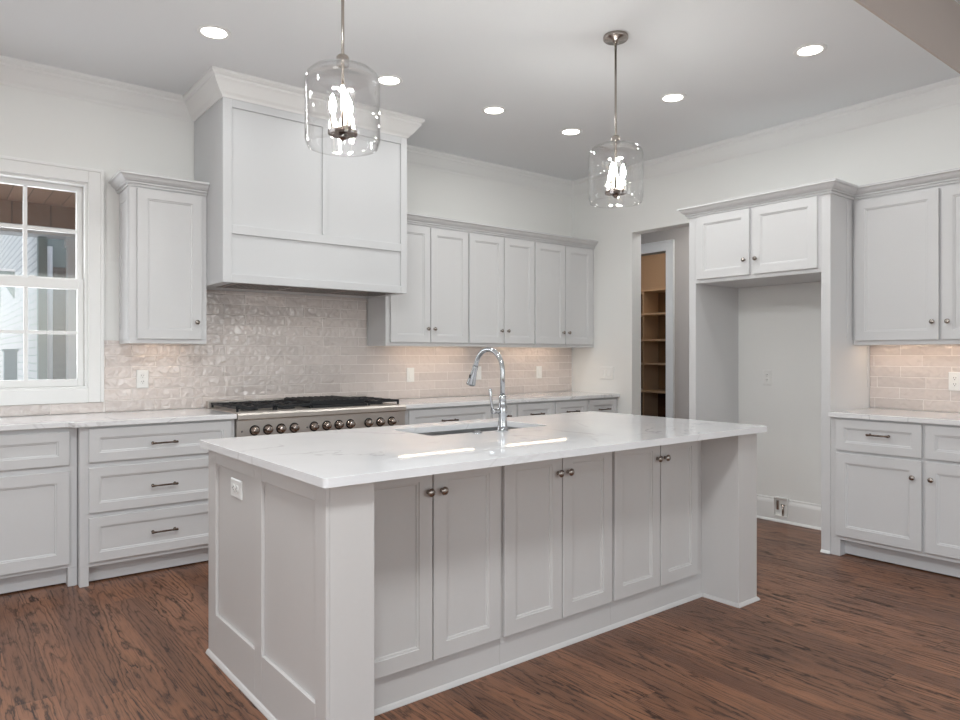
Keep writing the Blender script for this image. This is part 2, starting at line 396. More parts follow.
# ------------------------------------------------------------------ backsplash (individual wavy tiles in one mesh)
def tiles(name, rects, plane, z0, label):
    """plane: function (s, out, z) -> xyz ; rects: list of (s0, s1, z0, z1) areas to fill"""
    b = B(); H, L, G = .0725, .3, .0036
    for s0, s1, za, zb in rects:
        b.loops([[plane(s0, .001, za), plane(s1, .001, za), plane(s1, .001, zb), plane(s0, .001, zb)],
                 [plane(s0, .0066, za), plane(s1, .0066, za), plane(s1, .0066, zb), plane(s0, .0066, zb)]], True, True, 1)
    row = 0; z = z0
    while z < 1.8:
        off = (.15 if row % 2 else 0) + random.uniform(-.012, .012)
        k = math.floor((-1.0 - off) / L)
        while k * L + off < 6:
            for s0, s1, za, zb in rects:
                a, c = max(k * L + off + G / 2, s0), min((k + 1) * L + off - G / 2, s1)
                lo, hi = max(z + G / 2, za), min(z + H - G / 2, zb)
                if c - a > .012 and hi - lo > .012:
                    tx, tz = random.uniform(-.004, .004), random.uniform(-.02, .02)
                    e = .003
                    def P(q, r, inn):
                        o = .0085 + tx * (q - (a + c) / 2) + tz * (r - (lo + hi) / 2)
                        return plane(q, o - (.0012 if inn == 0 else 0), r)
                    outer = [(a, lo), (c, lo), (c, hi), (a, hi)]
                    inner = [(a + e, lo + e), (c - e, lo + e), (c - e, hi - e), (a + e, hi - e)]
                    b.loops([[plane(q, .004, r) for q, r in outer], [P(q, r, 0) for q, r in outer], [P(q, r, 1) for q, r in inner]], False, True, 0)
            k += 1
        z += H; row += 1
    o = b.build(name, [M['tile'], M['grout']]); o['kind'] = 'structure'; o['label'] = label
    return o
tiles('wall_back_tile', [(-.3, .885, .915, .981), (.885, HX0, .915, 1.374), (HX0, HX1, .915, 1.775), (HX1, 5.138, .915, 1.356)],
      lambda s, o, z: (s, YB - o, z), .915, 'glossy greige subway tile backsplash on the back wall')
tiles('wall_right_tile', [(1.0, 2.136, .915, 1.35)], lambda s, o, z: (XR - o, s, z), .915, 'glossy greige subway tile backsplash on the right wall')

# ------------------------------------------------------------------ window in the back wall
win = thing('window_1', None, None, (.335, YB, WZ0)); win['kind'] = 'structure'
b = B()   # casing
for (x0, x1, z0, z1) in ((WX1, .885, .982, 2.452), (-.215, WX0, .982, 2.452), (WX0, WX1, WZ1, 2.452), (WX0, WX1, .982, WZ0)):
    b.box(x0, x1, YB - .022, YB - .0005, z0, z1)
b.box(.868, .888, YB - .03, YB - .0005, .982, 2.455); b.box(-.218, -.198, YB - .03, YB - .0005, .982, 2.455)
b.box(-.198, .868, YB - .03, YB - .0005, 2.437, 2.455)
b.build('casing', M['trim'], win, .003, world=True)
b = B()   # jamb liner
for (x0, x1, z0, z1) in ((WX1 - .016, WX1, WZ0, WZ1), (WX0, WX0 + .016, WZ0, WZ1), (WX0 + .016, WX1 - .016, WZ1 - .016, WZ1), (WX0 + .016, WX1 - .016, WZ0, WZ0 + .014)):
    b.box(x0, x1, YB - .0003, YB + .14, z0, z1)
b.build('jamb', M['trim'], win, world=True)
def sash(y0, y1, x0, x1, z0, z1, gx0, gx1, gz0, gz1, mun, nm):
    b = B()
    b.box(x0, gx0, y0, y1, z0, z1); b.box(gx1, x1, y0, y1, z0, z1); b.box(gx0, gx1, y0, y1, z0, gz0); b.box(gx0, gx1, y0, y1, gz1, z1)
    for k in (1, 2):
        xm = gx0 + (gx1 - gx0) * k / 3; b.box(xm - .011, xm + .011, y0 + .008, y1 - .008, gz0, gz1)
    for zm in mun:
        b.box(gx0, gx1, y0 + .009, y1 - .009, zm - .011, zm + .011)
    o = b.build(nm, M['trim'], win, .002, world=True)
    g = B(); yc = (y0 + y1) / 2; g.box(gx0 - .004, gx1 + .004, yc - .002, yc + .002, gz0 - .004, gz1 + .004)
    g.build('pane', M['pane'], o, world=True)
sash(YB + .068, YB + .103, WX0 + .017, WX1 - .017, 1.70, WZ1 - .017, -.072, .748, 1.765, 2.316, (2.062,), 'upper_sash')
sash(YB + .032, YB + .067, WX0 + .017, WX1 - .017, WZ0 + .015, 1.755, -.072, .748, 1.129, 1.692, (1.42,), 'lower_sash')
b = B(); b.lathe([(.014, 0), (.014, .01), (.006, .014)], 'z', (.51, YB + .06, 1.756), 12); b.box(.49, .53, YB + .035, YB + .06, 1.756, 1.764)
b.build('sash_lock', M['plate'], win, world=True)

# ------------------------------------------------------------------ outside the window
b = B(); b.box(-6, XR, YB + .14, 16, -.3, -.12); struct('patio', b, M['concrete'])
b = B(); b.box(-4, 4, YB + .141, 7.5, 2.66, 2.7); struct('porch_ceiling', b, M['porchwood'])
b = B(); b.box(-4, 4, 7.5, 7.7, 2.455, 2.72); struct('porch_beam', b, M['porchbeam'])
b = B(); b.box(-4, 4, 7.48, 7.72, 2.38, 2.4545); struct('porch_beam_trim', b, M['trim'])
b = B(); b.box(.815, .885, 7.72, 15, -.12, 3.6); struct('wall_courtyard', b, M['whitebrick'])
b = B(); b.box(-6, .815, 15, 15.2, -.12, 4); struct('wall_far', b, M['whitebrick'])
b = B(); b.box(.815, .885, 7.62, 7.72, -.12, 2.38); struct('wall_courtyard_end', b, M['greygreen'])  # shaded end of the white wall, its shade put into the colour
b = B(); b.box(.915, 2.2, 8.5, 8.6, -.12, 2.2); struct('wall_porch', b, M['brownbrick'])
b = B(); b.box(.915, 2.2, 8.5, 8.6, 2.2, 3.2); struct('wall_porch_soffit', b, M['greygreen'])
dp = B(); dp.tube([(.998, 8.42, -.12), (.998, 8.42, 2.4)], .028, 10); tag(dp.build('downspout', M['trim']), 'white downspout seen through the right window panes before the brown brick wall', 'downspout')
pt = thing('porch_post', 'white square porch post seen through the far right window panes', 'post', (1.077, 7.6, -.12))
b = B(); b.box(-.035, .035, -.05, .05, .12, 2.42); b.build('shaft', M['trim'], pt)
b = B(); b.box(-.05, .05, -.065, .065, 0, .12); b.build('base', M['trim'], pt)
b = B(); b.box(-.05, .05, -.065, .065, 2.42, 2.4995); b.build('cap', M['trim'], pt)
pl = thing('utility_box', 'blue grey outdoor box seen through the lower left window panes', 'utility box', (.55, 7.0, -.12))
b = B(); b.box(-.045, .045, -.045, .045, 0, 1.43); b.build('body', M['bluebox'], pl, .004)
b = B(); b.box(-.055, .055, -.055, .055, 1.43, 1.45); b.build('lid', M['bluebox'], pl)
ln = thing('wall_lantern', 'black wall lantern frame at the left edge of the window view', 'lantern', (.78, 13.2, 1.5))
b = B()
for x in (-.08, .02):
    for y in (-.34, .2):
        b.box(x - .015, x + .015, y - .03, y + .03, -.05, .5)
b.box(-.1, .04, -.38, .24, .5, .54); b.box(-.1, .04, -.38, .24, -.09, -.05); b.box(.0, .0348, -.06, .06, -.2, .7)
b.build('frame', M['dark'], ln)
b = B(); b.tube([(-.03, -.07, -.05), (-.03, -.07, .12)], .025, 8); b.build('burner', M['nickel'], ln)
for k, (yy, zz) in enumerate(((11.9, 2.3), (9.9, 2.3))):
    bk = thing('eave_bracket', ('small grey eave bracket on the white brick wall at left window edge', 'small grey eave bracket on the white brick wall beside the muntin')[k], 'bracket', (.814, yy, zz - .2), 0, 'eave brackets on the white brick wall')
    b = B(); b.loops([[(0, -.05, -.15), (-.14, -.05, .1), (-.14, -.05, .16), (0, -.05, .16)], [(0, .05, -.15), (-.14, .05, .1), (-.14, .05, .16), (0, .05, .16)]])
    b.build('arm', M['greygreen'], bk)
    b = B(); b.box(-.15, 0, -.07, .07, .16, .19); b.build('cap', M['trim'], bk)

# ------------------------------------------------------------------ hall and pantry beyond the right wall
HX, PX = 6.3, 7.75
b = B()
b.box(HX, HX + .12, 2.6, 4.70, 0, 2.75); b.box(HX, HX + .12, 5.52, 8.1, 0, 2.75); b.box(HX, HX + .12, 4.70, 5.52, 2.41, 2.75)
b.box(XR + .13, HX + .12, 8.1, 8.2, 0, 2.75); b.box(XR + .13, HX + .12, 2.5, 2.6, 0, 2.75)
struct('wall_hall', b, M['hallwall'])
b = B(); b.box(XR + .131, HX + .12, 2.5, 8.2, 2.75, 2.85); struct('ceiling_hall', b, M['ceil'])
b = B(); b.box(HX - .02, HX - .0005, 4.608, 4.70, 0, 2.41); b.box(HX - .02, HX - .0005, 5.52, 5.612, 0, 2.41); b.box(HX - .022, HX - .0005, 4.60, 5.62, 2.41, 2.51)
b.box(HX - .03, HX - .0005, 4.596, 4.612, 0, 2.51); b.box(HX - .03, HX - .0005, 4.596, 5.624, 2.50, 2.52)
struct('trim_3', b, M['trim'], .002)
b = B(); b.box(PX, PX + .1, 3.9, 7.6, 0, 2.75); b.box(HX + .12, PX, 3.8, 3.9, 0, 2.75); b.box(HX + .12, PX, 7.5, 7.6, 0, 2.75)
struct('wall_pantry', b, M['pantrywall'])
b = B(); b.box(HX + .12, PX + .1, 3.8, 7.6, 2.75, 2.85); struct('ceiling_pantry', b, M['ceil'])
sh = thing('pantry_shelving', 'open wooden pantry shelving seen through the hall doorway', 'shelving', (PX - .17, 5.7, 0))
b = B(); b.box(.16, .169, -1.3, 1.3, .82, 2.13); b.build('back_panel', M['shelfback'], sh)
b = B(); b.box(.15, .169, -1.3, 1.3, 0, .78); b.build('lower_panel', M['shelfdark'], sh)
for z in (.80, 1.164, 1.475, 1.818, 2.13):
    b = B(); b.box(-.16, .158, -1.3, 1.3, z - .012, z + .012); b.build('shelf', M['shelfwood'], sh)
for y in (-1.31, -.42, .22, 1.31):
    b = B(); b.box(-.15, .158, y - .009, y + .009, .0 if abs(y) > 1 else .0, 2.117); b.build('upright', M['shelfwood'], sh)
pl = thing('pantry_light', 'warm ceiling light inside the pantry', 'ceiling light', (6.9, 5.7, 2.75))
b = B(); b.lathe([(.14, -.001), (.14, -.03), (.1, -.035)], 'z', (0, 0, 0), 24); b.build('base', M['nickel'], pl)
b = B(); b.lathe([(.1, -.036), (.12, -.06), (.08, -.1), (.01, -.115)], 'z', (0, 0, 0), 24); b.build('lamp_shade', emit('pantry_lamp', (255, 232, 208), 34), pl)

hl = thing('hall_fill_light', 'unseen disc ceiling light added to brighten the hall behind the refrigerator wall', 'ceiling light', (5.8, 4.0, 2.75))  # unseen fixture, added to brighten the hall
b = B(); b.lathe([(.15, -.001), (.15, -.02), (.14, -.024)], 'z', (0, 0, 0), 24, 0, True, True); b.build('base', M['trim'], hl)
b = B(); b.lathe([(.138, -.0245), (.12, -.05), (.02, -.06)], 'z', (0, 0, 0), 24); b.build('lamp_shade', emit('hall_fill_lamp', (252, 252, 250), 44), hl)

# ------------------------------------------------------------------ small hardware builders (local: front towards -y)
def knob(parent, x, y, z, m='nickel', r=.0155):
    b = B(); b.lathe([(.0085, 0), (.0075, -.004), (.0055, -.008), (.0055, -.014), (r * .8, -.017), (r, -.021), (r * .95, -.025), (r * .6, -.029), (r * .15, -.0305)], 'y', (x, y, z), 18)
    return b.build('knob', M[m], parent)
def pull(parent, x, y, z, ln=.145, m='bronze'):
    b = B(); h = ln / 2
    b.tube([(x - h, y - .026, z), (x - h + .006, y - .027, z), (x - h * .55, y - .028, z), (x, y - .028, z), (x + h * .55, y - .028, z), (x + h - .006, y - .027, z), (x + h, y - .026, z)],
           [.0065, .0075, .0048, .0056, .0048, .0075, .0065], 12)
    for sx in (-1, 1):
        b.lathe([(.009, 0), (.008, -.003), (.005, -.007), (.005, -.022)], 'y', (x + sx * (h - .012), y, z), 14)
    return b.build('handle', M[m], parent)
def front(parent, kind, x0, x1, z0, z1, yf, rail, m, hw=None):
    b = B(); b.shaker(x0, x1, z0, z1, yf, .0195, rail)
    o = b.build(kind, M[m], parent)
    if hw:
        (pull if hw[0] == 'pull' else knob)(o, hw[1], yf, hw[2], *hw[3:])
    return o
def base_body(parent, W, D, feet=(True, True), m='cab', H=.884, fw=.045):
    b = B(); b.box(0, W, 0, D, .105, H)
    if feet[0]: b.box(0, fw, 0, D, 0, .105)
    if feet[1]: b.box(W - fw, W, 0, D, 0, .105)
    b.build('body', M[m], parent, .0015)
    b = B(); x0 = fw if feet[0] else 0; x1 = W - fw if feet[1] else W
    b.box(x0, x1, .065, .08, .008, .105); b.build('toe_kick', M[m], parent)

# ------------------------------------------------------------------ left run: sink base and drawer base
DEP = YB - .012
t = thing('base_cabinet', 'white base cabinet below the window with one wide drawer over two doors', 'cabinet', (-.24, 4.445, 0), 0, 'back wall base cabinets')
base_body(t, .898, DEP - 4.445)
front(t, 'drawer', .06, .859, .675, .857, -.02, .05, 'cab', ('pull', .46, .768))
front(t, 'door', .06, .452, .128, .64, -.02, .06, 'cab', ('knob', .424, .585))
front(t, 'door', .467, .859, .128, .64, -.02, .06, 'cab', ('knob', .495, .585))
t = thing('drawer_cabinet', 'white three drawer base cabinet left of the range', 'cabinet', (.661, 4.385, 0), 0, 'back wall base cabinets')
base_body(t, .851, DEP - 4.385)
for z0, z1, zp in ((.686, .871, .771), (.406, .655, .525), (.133, .378, .256)):
    front(t, 'drawer', .044, .826, z0, z1, -.02, .05, 'cab', ('pull', .431, zp))
# countertops on the back wall
def slab(name, outer, holes, z0, z1, parent, label, cat, loc):
    bm = bmesh.new(); E = []
    for lp in [outer] + holes:
        vs_ = [bm.verts.new((x, y, z1)) for x, y in lp]
        for i in range(len(vs_)): E.append(bm.edges.new((vs_[i], vs_[(i + 1) % len(vs_)])))
    bmesh.ops.triangle_fill(bm, edges=E, use_beauty=True)
    fs = bm.faces[:]
    r = bmesh.ops.extrude_face_region(bm, geom=fs)
    bmesh.ops.translate(bm, verts=[v for v in r['geom'] if isinstance(v, bmesh.types.BMVert)], vec=(0, 0, z0 - z1))
    b = B(); b.bm.free(); b.bm = bm
    bm.transform(Matrix.Translation((-loc[0], -loc[1], -loc[2])))
    o = b.build(name, M['quartz'], None, .003); o.location = loc
    return tag(o, label, cat)
def rrect(x0, x1, y0, y1, r, n=5):
    out = []
    for cx, cy, a0 in ((x1 - r, y1 - r, 0), (x0 + r, y1 - r, 90), (x0 + r, y0 + r, 180), (x1 - r, y0 + r, 270)):
        for k in range(n + 1):
            a = math.radians(a0 + 90 * k / n); out.append((cx + r * math.cos(a), cy + r * math.sin(a)))
    return out
slab('countertop', [(-.3, DEP), (-.3, 4.405), (.595, 4.405), (.612, 4.4), (.63, 4.352), (.645, 4.345), (1.5135, 4.345), (1.5135, DEP)], [], .8845, .914, None,
     'white quartz countertop below the window, left of the range', 'countertop', (.6, 4.7, .8845))
slab('countertop', [(2.7535, DEP), (2.7535, 4.375), (XR - .003, 4.375), (XR - .003, DEP)], [], .8845, .914, None,
     'white quartz countertop between the range and the room corner', 'countertop', (3.9, 4.7, .8845))

# ------------------------------------------------------------------ base cabinets right of the range
FY = 4.415
def unit(name, x0, x1, label, cols):
    t = thing(name, label, 'cabinet', (x0, FY, 0), 0, 'back wall base cabinets')
    base_body(t, x1 - x0, DEP - FY)
    for k, a, c, z0, z1, hw in cols:
        front(t, k, a - x0, c - x0, z0, z1, -.02, .05 if k == 'drawer' else .055, 'cab', hw)
DR = (.686, .868)
unit('drawer_cabinet', 2.7545, 3.602, 'white drawer base cabinet right of the range', [('drawer', 2.81, 3.585, *DR, ('pull', .415, .777))] + [('drawer', 2.81, 3.585, a, c, ('pull', .415, (a + c) / 2)) for a, c in ((.406, .655), (.133, .378))])
unit('base_cabinet', 3.603, 3.872, 'narrow white base cabinet behind the faucet', [('drawer', 3.612, 3.862, *DR, ('pull', .135, .777, .1)), ('door', 3.612, 3.862, .133, .655, ('knob', .225, .6))])
unit('base_cabinet', 3.873, 4.742, 'white base cabinet with two drawers under the middle outlet', [('drawer', 3.885, 4.295, *DR, ('pull', .217, .777)), ('drawer', 4.328, 4.722, *DR, ('pull', .652, .777)),
     ('door', 3.885, 4.295, .133, .655, ('knob', .39, .6)), ('door', 4.328, 4.722, .133, .655, ('knob', .487, .6))])
unit('base_cabinet', 4.743, XR - .004, 'white base cabinet in the right room corner', [('drawer', 4.757, 5.13, *DR, ('pull', .2, .777)), ('door', 4.757, 5.13, .133, .655, ('knob', .05, .6))])

# ------------------------------------------------------------------ range
rg = thing('gas_range', 'wide stainless gas range with cast iron grates under the hood', 'range', (2.1335, 4.36, 0))
RX0, RX1 = -.615, .615
b = B(); b.box(RX0, RX1, .02, .62, .1, .912); b.box(RX0, RX0 + .05, .05, .6, 0, .1); b.box(RX1 - .05, RX1, .05, .6, 0, .1); b.build('body', M['steel'], rg, .002)
b = B(); b.loops([[(x, -.012, .872), (x, -.02, .88), (x, -.02, .905), (x, -.01, .9165), (x, .035, .9165), (x, .035, .872)] for x in (RX0, RX1)]); b.build('bullnose', M['steel'], rg, .002)
b = B(); b.box(RX0, RX1, .0, .0195, .74, .871); b.build('control_panel', M['steel'], rg, .001)
for x0, x1 in ((RX0 + .005, .155), (.165, RX1 - .005)):
    b = B(); b.box(x0, x1, -.005, .0195, .15, .73); d_ = b.build('oven_door', M['steel'], rg, .002)
    b = B(); b.tube([(x0 + .04, -.05, .69), (x1 - .04, -.05, .69)], .012)
    for x in (x0 + .06, x1 - .06): b.tube([(x, -.005, .69), (x, -.05, .69)], .009)
    b.build('handle', M['steel'], d_)
for kx in (1.63, 1.717, 1.804, 1.894, 2.034, 2.125, 2.215, 2.303, 2.446, 2.54, 2.634):
    x = kx - 2.1335
    b = B(); b.lathe([(.027, 0), (.028, -.004), (.025, -.009), (.0225, -.011), (.0215, -.036), (.0195, -.041), (.004, -.042)], 'y', (x, 0, .804), 22)
    k = b.build('knob', M['knobm'], rg); k['label'] = 'round metal burner knob'
    b = B(); b.lathe([(.033, 0), (.0335, -.003), (.030, -.006)], 'y', (x, -.0002, .804), 24); b.build('bezel', M['dark'], k)
    b = B(); b.box(x - .0035, x + .0035, -.044, -.03, .804, .823); b.build('pointer', M['chrome'], k)
for kx in (1.549, 1.984, 2.69):
    b = B(); b.box(kx - 2.1335 - .005, kx - 2.1335 + .005, -.003, 0, .796, .806); b.build('indicator', M['chrome'], rg)
b = B(); b.box(RX0 + .012, RX1 - .012, .05, .56, .9125, .92); b.build('cooktop_well', M['steel'], rg)
b = B(); b.box(RX0, RX1, .565, .622, .9125, .962); b.build('rear_trim', M['steel'], rg, .003)
def grate(x0, x1, nb):
    b = B(); y0, y1, zt = .055, .555, .951
    for y in (y0, (y0 + y1) / 2, y1 - .012): b.box(x0, x1, y, y + .012, .938, zt)
    for x in (x0, x1 - .012): b.box(x, x + .012, y0, y1, .938, zt)
    for yc in (y0 + .125, y1 - .125):
        xc = (x0 + x1) / 2
        for k in range(8):
            a = PI / 4 * k; u, v = math.cos(a), math.sin(a)
            R = min((x1 - x0) / 2 / max(abs(u), 1e-6), .125 / max(abs(v), 1e-6))
            b.tube([(xc + u * .035, yc + v * .035, .951), (xc + u * R, yc + v * R, .949)], .0058, 6)
    for x in (x0, x1 - .012):
        for y in (y0, y1 - .012): b.box(x, x + .012, y, y + .012, .9201, .938)
    g = b.build('grate', M['iron'], rg)
    for yc in (y0 + .125, y1 - .125):
        b = B(); b.lathe([(.055, .9205), (.055, .928), (.042, .932), (.042, .94), (.03, .943)], 'z', ((x0 + x1) / 2, yc, 0), 20); b.build('burner', M['iron'], g)
for x0, x1 in ((-.598, -.348), (-.342, -.092), (.345, .598)): grate(x0, x1, 2)
b = B(); b.box(-.08, .335, .055, .555, .921, .938); b.box(-.08, .335, .1, .55, .938, .968)
for k in range(9): b.box(-.07 + k * .045, -.058 + k * .045, .1, .545, .968, .972)
b.build('griddle_cover', M['iron'], rg, .004)

# ------------------------------------------------------------------ range hood
hd = thing('range_hood', 'tall white panelled range hood above the stainless range', 'range hood', (2.115, YB, 1.734))
b = B()
T = .018
b.box(HX0, HX0 + T, HYF + .022, YB - .013, 1.734, ZC - .001); b.box(HX1 - T, HX1, HYF + .022, YB - .013, 1.734, ZC - .001)
b.box(HX0, HX1, HYF + .012, HYF + .022, 1.734, ZC - .001)                      # recessed field
for x0, x1, z0, z1 in ((HX0, 1.499, 1.734, ZC - .001), (2.734, HX1, 1.734, ZC - .001), (1.499, 2.734, 1.734, 1.787), (1.499, 2.734, 2.040, 2.097), (1.499, 2.734, 2.83, ZC - .001), (2.112, 2.152, 2.097, 2.83)):
    b.box(x0, x1, HYF, HYF + .012, z0, z1)
b.build('body', M['hoodp'], hd, .002, world=True)
b = B()
b.sweep([(HX0, YB), (HX0, HYF), (HX1, HYF), (HX1, YB)], [(o, z - .0005) for o, z in CP], 1, (XL, YB), (XR, YB))
b.build('crown', M['trim'], hd, world=True)
b = B(); b.box(HX0 + T, HX1 - T, HYF + .0225, YB - .013, 1.7345, 1.75); b.build('liner', M['hoodp'], hd, world=True)
vi = B(); x0, x1, y0, y1 = HX0 + .07, HX1 - .07, HYF + .045, HYF + .36
vi.box(x0, x1, y0, y0 + .02, 1.7318, 1.734); vi.box(x0, x1, y1 - .02, y1, 1.7318, 1.734)
for k in range(4):
    xx = x0 + (x1 - x0 - .03) * k / 3; vi.box(xx, xx + .03, y0 + .02, y1 - .02, 1.7318, 1.734)
vo = vi.build('vent_insert', M['bronze'], hd, .001, world=True)
b = B()
for k in range(3):
    a = x0 + .03 + (x1 - x0 - .03) * k / 3; wd = (x1 - x0 - .03) / 3 - .03
    for j in range(11):
        xx = a + wd * j / 11; b.box(xx, xx + wd * .045, y0 + .02, y1 - .02, 1.7321, 1.7325)
b.build('baffle_filter', M['bronze'], vo, world=True)
b = B(); b.box(x0 + .03, x1 - .03, y0 + .02, y1 - .02, 1.7326, 1.734); b.build('filter_void_shade', M['dark'], vo, world=True)  # dark plate painted in for the shade inside the vent slots

# ------------------------------------------------------------------ wall cabinets
ZU0, ZU1 = 1.353, 2.335
CC = [(0, 2.397), (0, 2.322), (.012, 2.322), (.014, 2.329), (.008, 2.331), (.008, 2.337), (.021, 2.339), (.022, 2.346), (.017, 2.348), (.028, 2.353), (.041, 2.364), (.049, 2.378), (.055, 2.382), (.063, 2.384), (.063, 2.397)]
def upper(x0, x1, face, label, doors, crown_path, loc, rot=0, group='wall cabinets', pre=None, post=None, depth=None, sides='lr'):
    t = thing('upper_cabinet', label, 'cabinet', loc, rot, group)
    W = x1 - x0; D = depth
    b = B(); b.box(0, W, 0, D, .032, ZU1 - ZU0 + .04); b.box(0, W, 0, .02, 0, .032)
    if 'l' in sides: b.box(0, .018, .02, D, 0, .032)
    if 'r' in sides: b.box(W - .018, W, .02, D, 0, .032)
    b.build('body', M['cab'], t, .0015)
    for a, c, kx in doors:
        front(t, 'door', a, c, .029, .958, -.02, .058, 'cab', ('knob', kx, .139))
    b = B(); b.sweep(crown_path, CC, 1, pre, post); b.build('crown', M['cab'], t, world=True)
    return t
UY = 4.71; D_ = DEP - UY
t = upper(.978, 1.441, UY, 'narrow single door wall cabinet between window and range hood', [(.042, .428, .394)], [(.978, YB - .0005), (.978, UY), (1.441, UY)], (.978, UY, ZU0), 0, depth=D_ + .011)
b = B(); b.box(-.004, 0, .02, .045, .03, .95); b.box(-.004, 0, .24, .27, .03, .95); b.box(-.004, 0, .045, .24, .03, .09); b.box(-.004, 0, .045, .24, .89, .95); b.build('side_panel', M['cab'], t)
for x0, x1, ds, lab in ((2.7925, 3.5925, ((2.829, 3.199, 3.17), (3.207, 3.583, 3.235)), 'double door wall cabinet nearest the range hood on its right'),
                   (3.5928, 4.3495, ((3.599, 3.977, 3.945), (3.986, 4.344, 4.02)), 'middle of the three double door wall cabinets on the back wall'),
                   (4.3498, XR - .002, ((4.356, 4.737, 4.705), (4.746, 5.108, 4.78)), 'double door wall cabinet in the room corner on the back wall')):
    upper(x0, x1, UY, lab, [(a - x0, c - x0, k - x0) for a, c, k in ds], [(x0, UY), (x1, UY)], (x0, UY, ZU0), 0, depth=D_, sides='l' if x0 < 3 else ('r' if x0 > 4.3 else ''))

# ------------------------------------------------------------------ refrigerator surround on the right wall (local x runs towards the camera, -y into the room)
FX, FY0, FY1 = 4.568, 3.203, 2.137
t = thing('refrigerator_cabinet', 'tall white cabinet surround with empty refrigerator niche and two top doors', 'cabinet', (FX, FY0, 0), -PI / 2)
WF, DF = FY0 - FY1, XR - FX - .002
for nm, a, c in (('side_panel', 0, .06), ('side_panel', WF - .06, WF)):
    b = B(); b.box(a, c, 0, DF, 0, 2.36)
    if a > .5:
        b.box(c, c + .004, .225, .29, 1.39, 2.31); b.box(c, c + .004, DF - .045, DF - .012, 1.06, 1.34)
    b.build(nm, M['cab'], t, .0015)
b = B(); b.box(.0602, WF - .0602, 0, DF, 1.82, 2.36); b.build('body', M['cab'], t, .0015)
front(t, 'door', .082, .508, 1.848, 2.316, -.02, .058, 'cab', ('knob', .474, 1.955))
front(t, 'door', .533, .988, 1.848, 2.316, -.02, .058, 'cab', ('knob', .562, 1.955))
b = B(); b.sweep([(XR - .0005, FY0), (FX, FY0), (FX, FY1), (4.887, FY1)], CC, 1, None, (4.887, 1.0)); b.build('crown', M['cab'], t, world=True)
b = B(); b.sweep([(XR - .03, FY0 - .0605), (FX - .0005, FY0 - .0605)], [(0, 0), (.012, 0), (.012, .004), (.006, .014), (0, .018)], -1); b.sweep([(FX, FY1 + .06), (FX, FY1 + .002)], [(0, 0), (.012, 0), (.012, .004), (.006, .014), (0, .018)], 1); b.build('shoe_moulding', M['trim'], t, world=True)
# wall and base cabinet on the right wall
UX = 4.888
t = upper(0, 1.0445, UX, 'double door wall cabinet on the right wall beside the refrigerator surround', [(.020, .512, .482), (.531, 1.024, .565)], [(4.888, 2.1365), (4.888, 1.09)], (UX, 2.1355, ZU0 - .006), -PI / 2, 'wall cabinets', (FX, 2.1365), None, depth=XR - UX - .012)
t = thing('base_cabinet', 'white base cabinet on the right wall with two drawers over two doors', 'cabinet', (4.568, 2.1355, 0), -PI / 2, 'right wall base cabinets')
base_body(t, 1.05, XR - 4.568 - .012, (True, True), 'cab', .884, .06)
for a, c, kx in ((.041, .531, .487), (.549, 1.03, .585)):
    front(t, 'drawer', a, c, .678, .872, -.02, .05, 'cab', ('pull', (a + c) / 2 + .015, .79, .13))
    front(t, 'door', a, c, .133, .660, -.02, .06, 'cab', ('knob', kx, .56))
slab('countertop', [(XR - .012, 2.1355), (4.535, 2.1355), (4.535, 1.07), (XR - .012, 1.07)], [], .8845, .914, None, 'white quartz countertop on the right wall beside the refrigerator surround', 'countertop', (4.85, 1.6, .8845))

# niche baseboard, shoe
SHOE = [(0, 0), (.012, 0), (.012, .004), (.006, .014), (0, .018)]
BBP = [(0, 0), (.015, 0), (.015, .14), (.012, .152), (.006, .165), (.006, .178), (0, .182)]
b = B()
for y0, y1 in ((FY0 - .0605, 2.836), (2.720, FY1 + .0605)):
    b.sweep([(XR - .0005, y0), (XR - .0005, y1)], BBP, 1)
b.box(XR - .0155, XR - .0005, 2.720, 2.836, 0, .041)
b.sweep([(XR - .0155, FY0 - .0605), (XR - .0155, FY1 + .0605)], SHOE, 1)
struct('baseboard_right', b, M['trim'])
t = thing('ice_maker_outlet_box', 'small open water supply box set in the niche baseboard', 'outlet box', (XR - .001, 2.778, .042))
b = B()
for y0, y1, z0, z1 in ((-.056, -.049, 0, .145), (.049, .056, 0, .145), (-.049, .049, 0, .008), (-.049, .049, .137, .145)): b.box(-.022, 0, y0, y1, z0, z1)
b.build('frame', M['plate'], t)
b = B(); b.box(-.003, 0, -.049, .049, .008, .137); b.build('back_plate', M['plate'], t)
b = B(); b.tube([(-.012, -.015, .009), (-.012, -.015, .09)], .008, 10); b.tube([(-.012, -.03, .09), (-.012, .0, .09)], .006, 8); b.box(-.016, -.004, .02, .035, .05, .12); b.build('valve', M['knobm'], t)

# ------------------------------------------------------------------ island
IY0, IY1, IF = 1.96, 3.09, 2.19
LP = (.953, 1.1215); RP = (3.2355, 3.409)
t = thing('island_end_panel', 'island end wall with two recessed panels facing the window side', 'end panel', (1.04, 2.5, 0), 0, 'island end walls')
b = B(); b.box(LP[0] + .013, LP[1], IY0, IY1, 0, .884)
for y0, y1, z0, z1 in ((IY0, 2.036, 0, .884), (2.482, 2.551, 0, .884), (2.995, IY1, 0, .884), (2.036, 2.482, 0, .19), (2.551, 2.995, 0, .19), (2.036, 2.482, .823, .884), (2.551, 2.995, .823, .884)):
    b.box(LP[0], LP[0] + .013, y0, y1, z0, z1)
b.build('panel', M['isl'], t, .0018, world=True)
b = B(); b.sweep([(1.1215, IY0), (LP[0], IY0), (LP[0], IY1)], SHOE, -1); b.build('shoe_moulding', M['isl'], t, world=True)
t = thing('island_end_panel', 'plain island end wall nearest the refrigerator niche', 'end panel', (3.32, 2.5, 0), 0, 'island end walls')
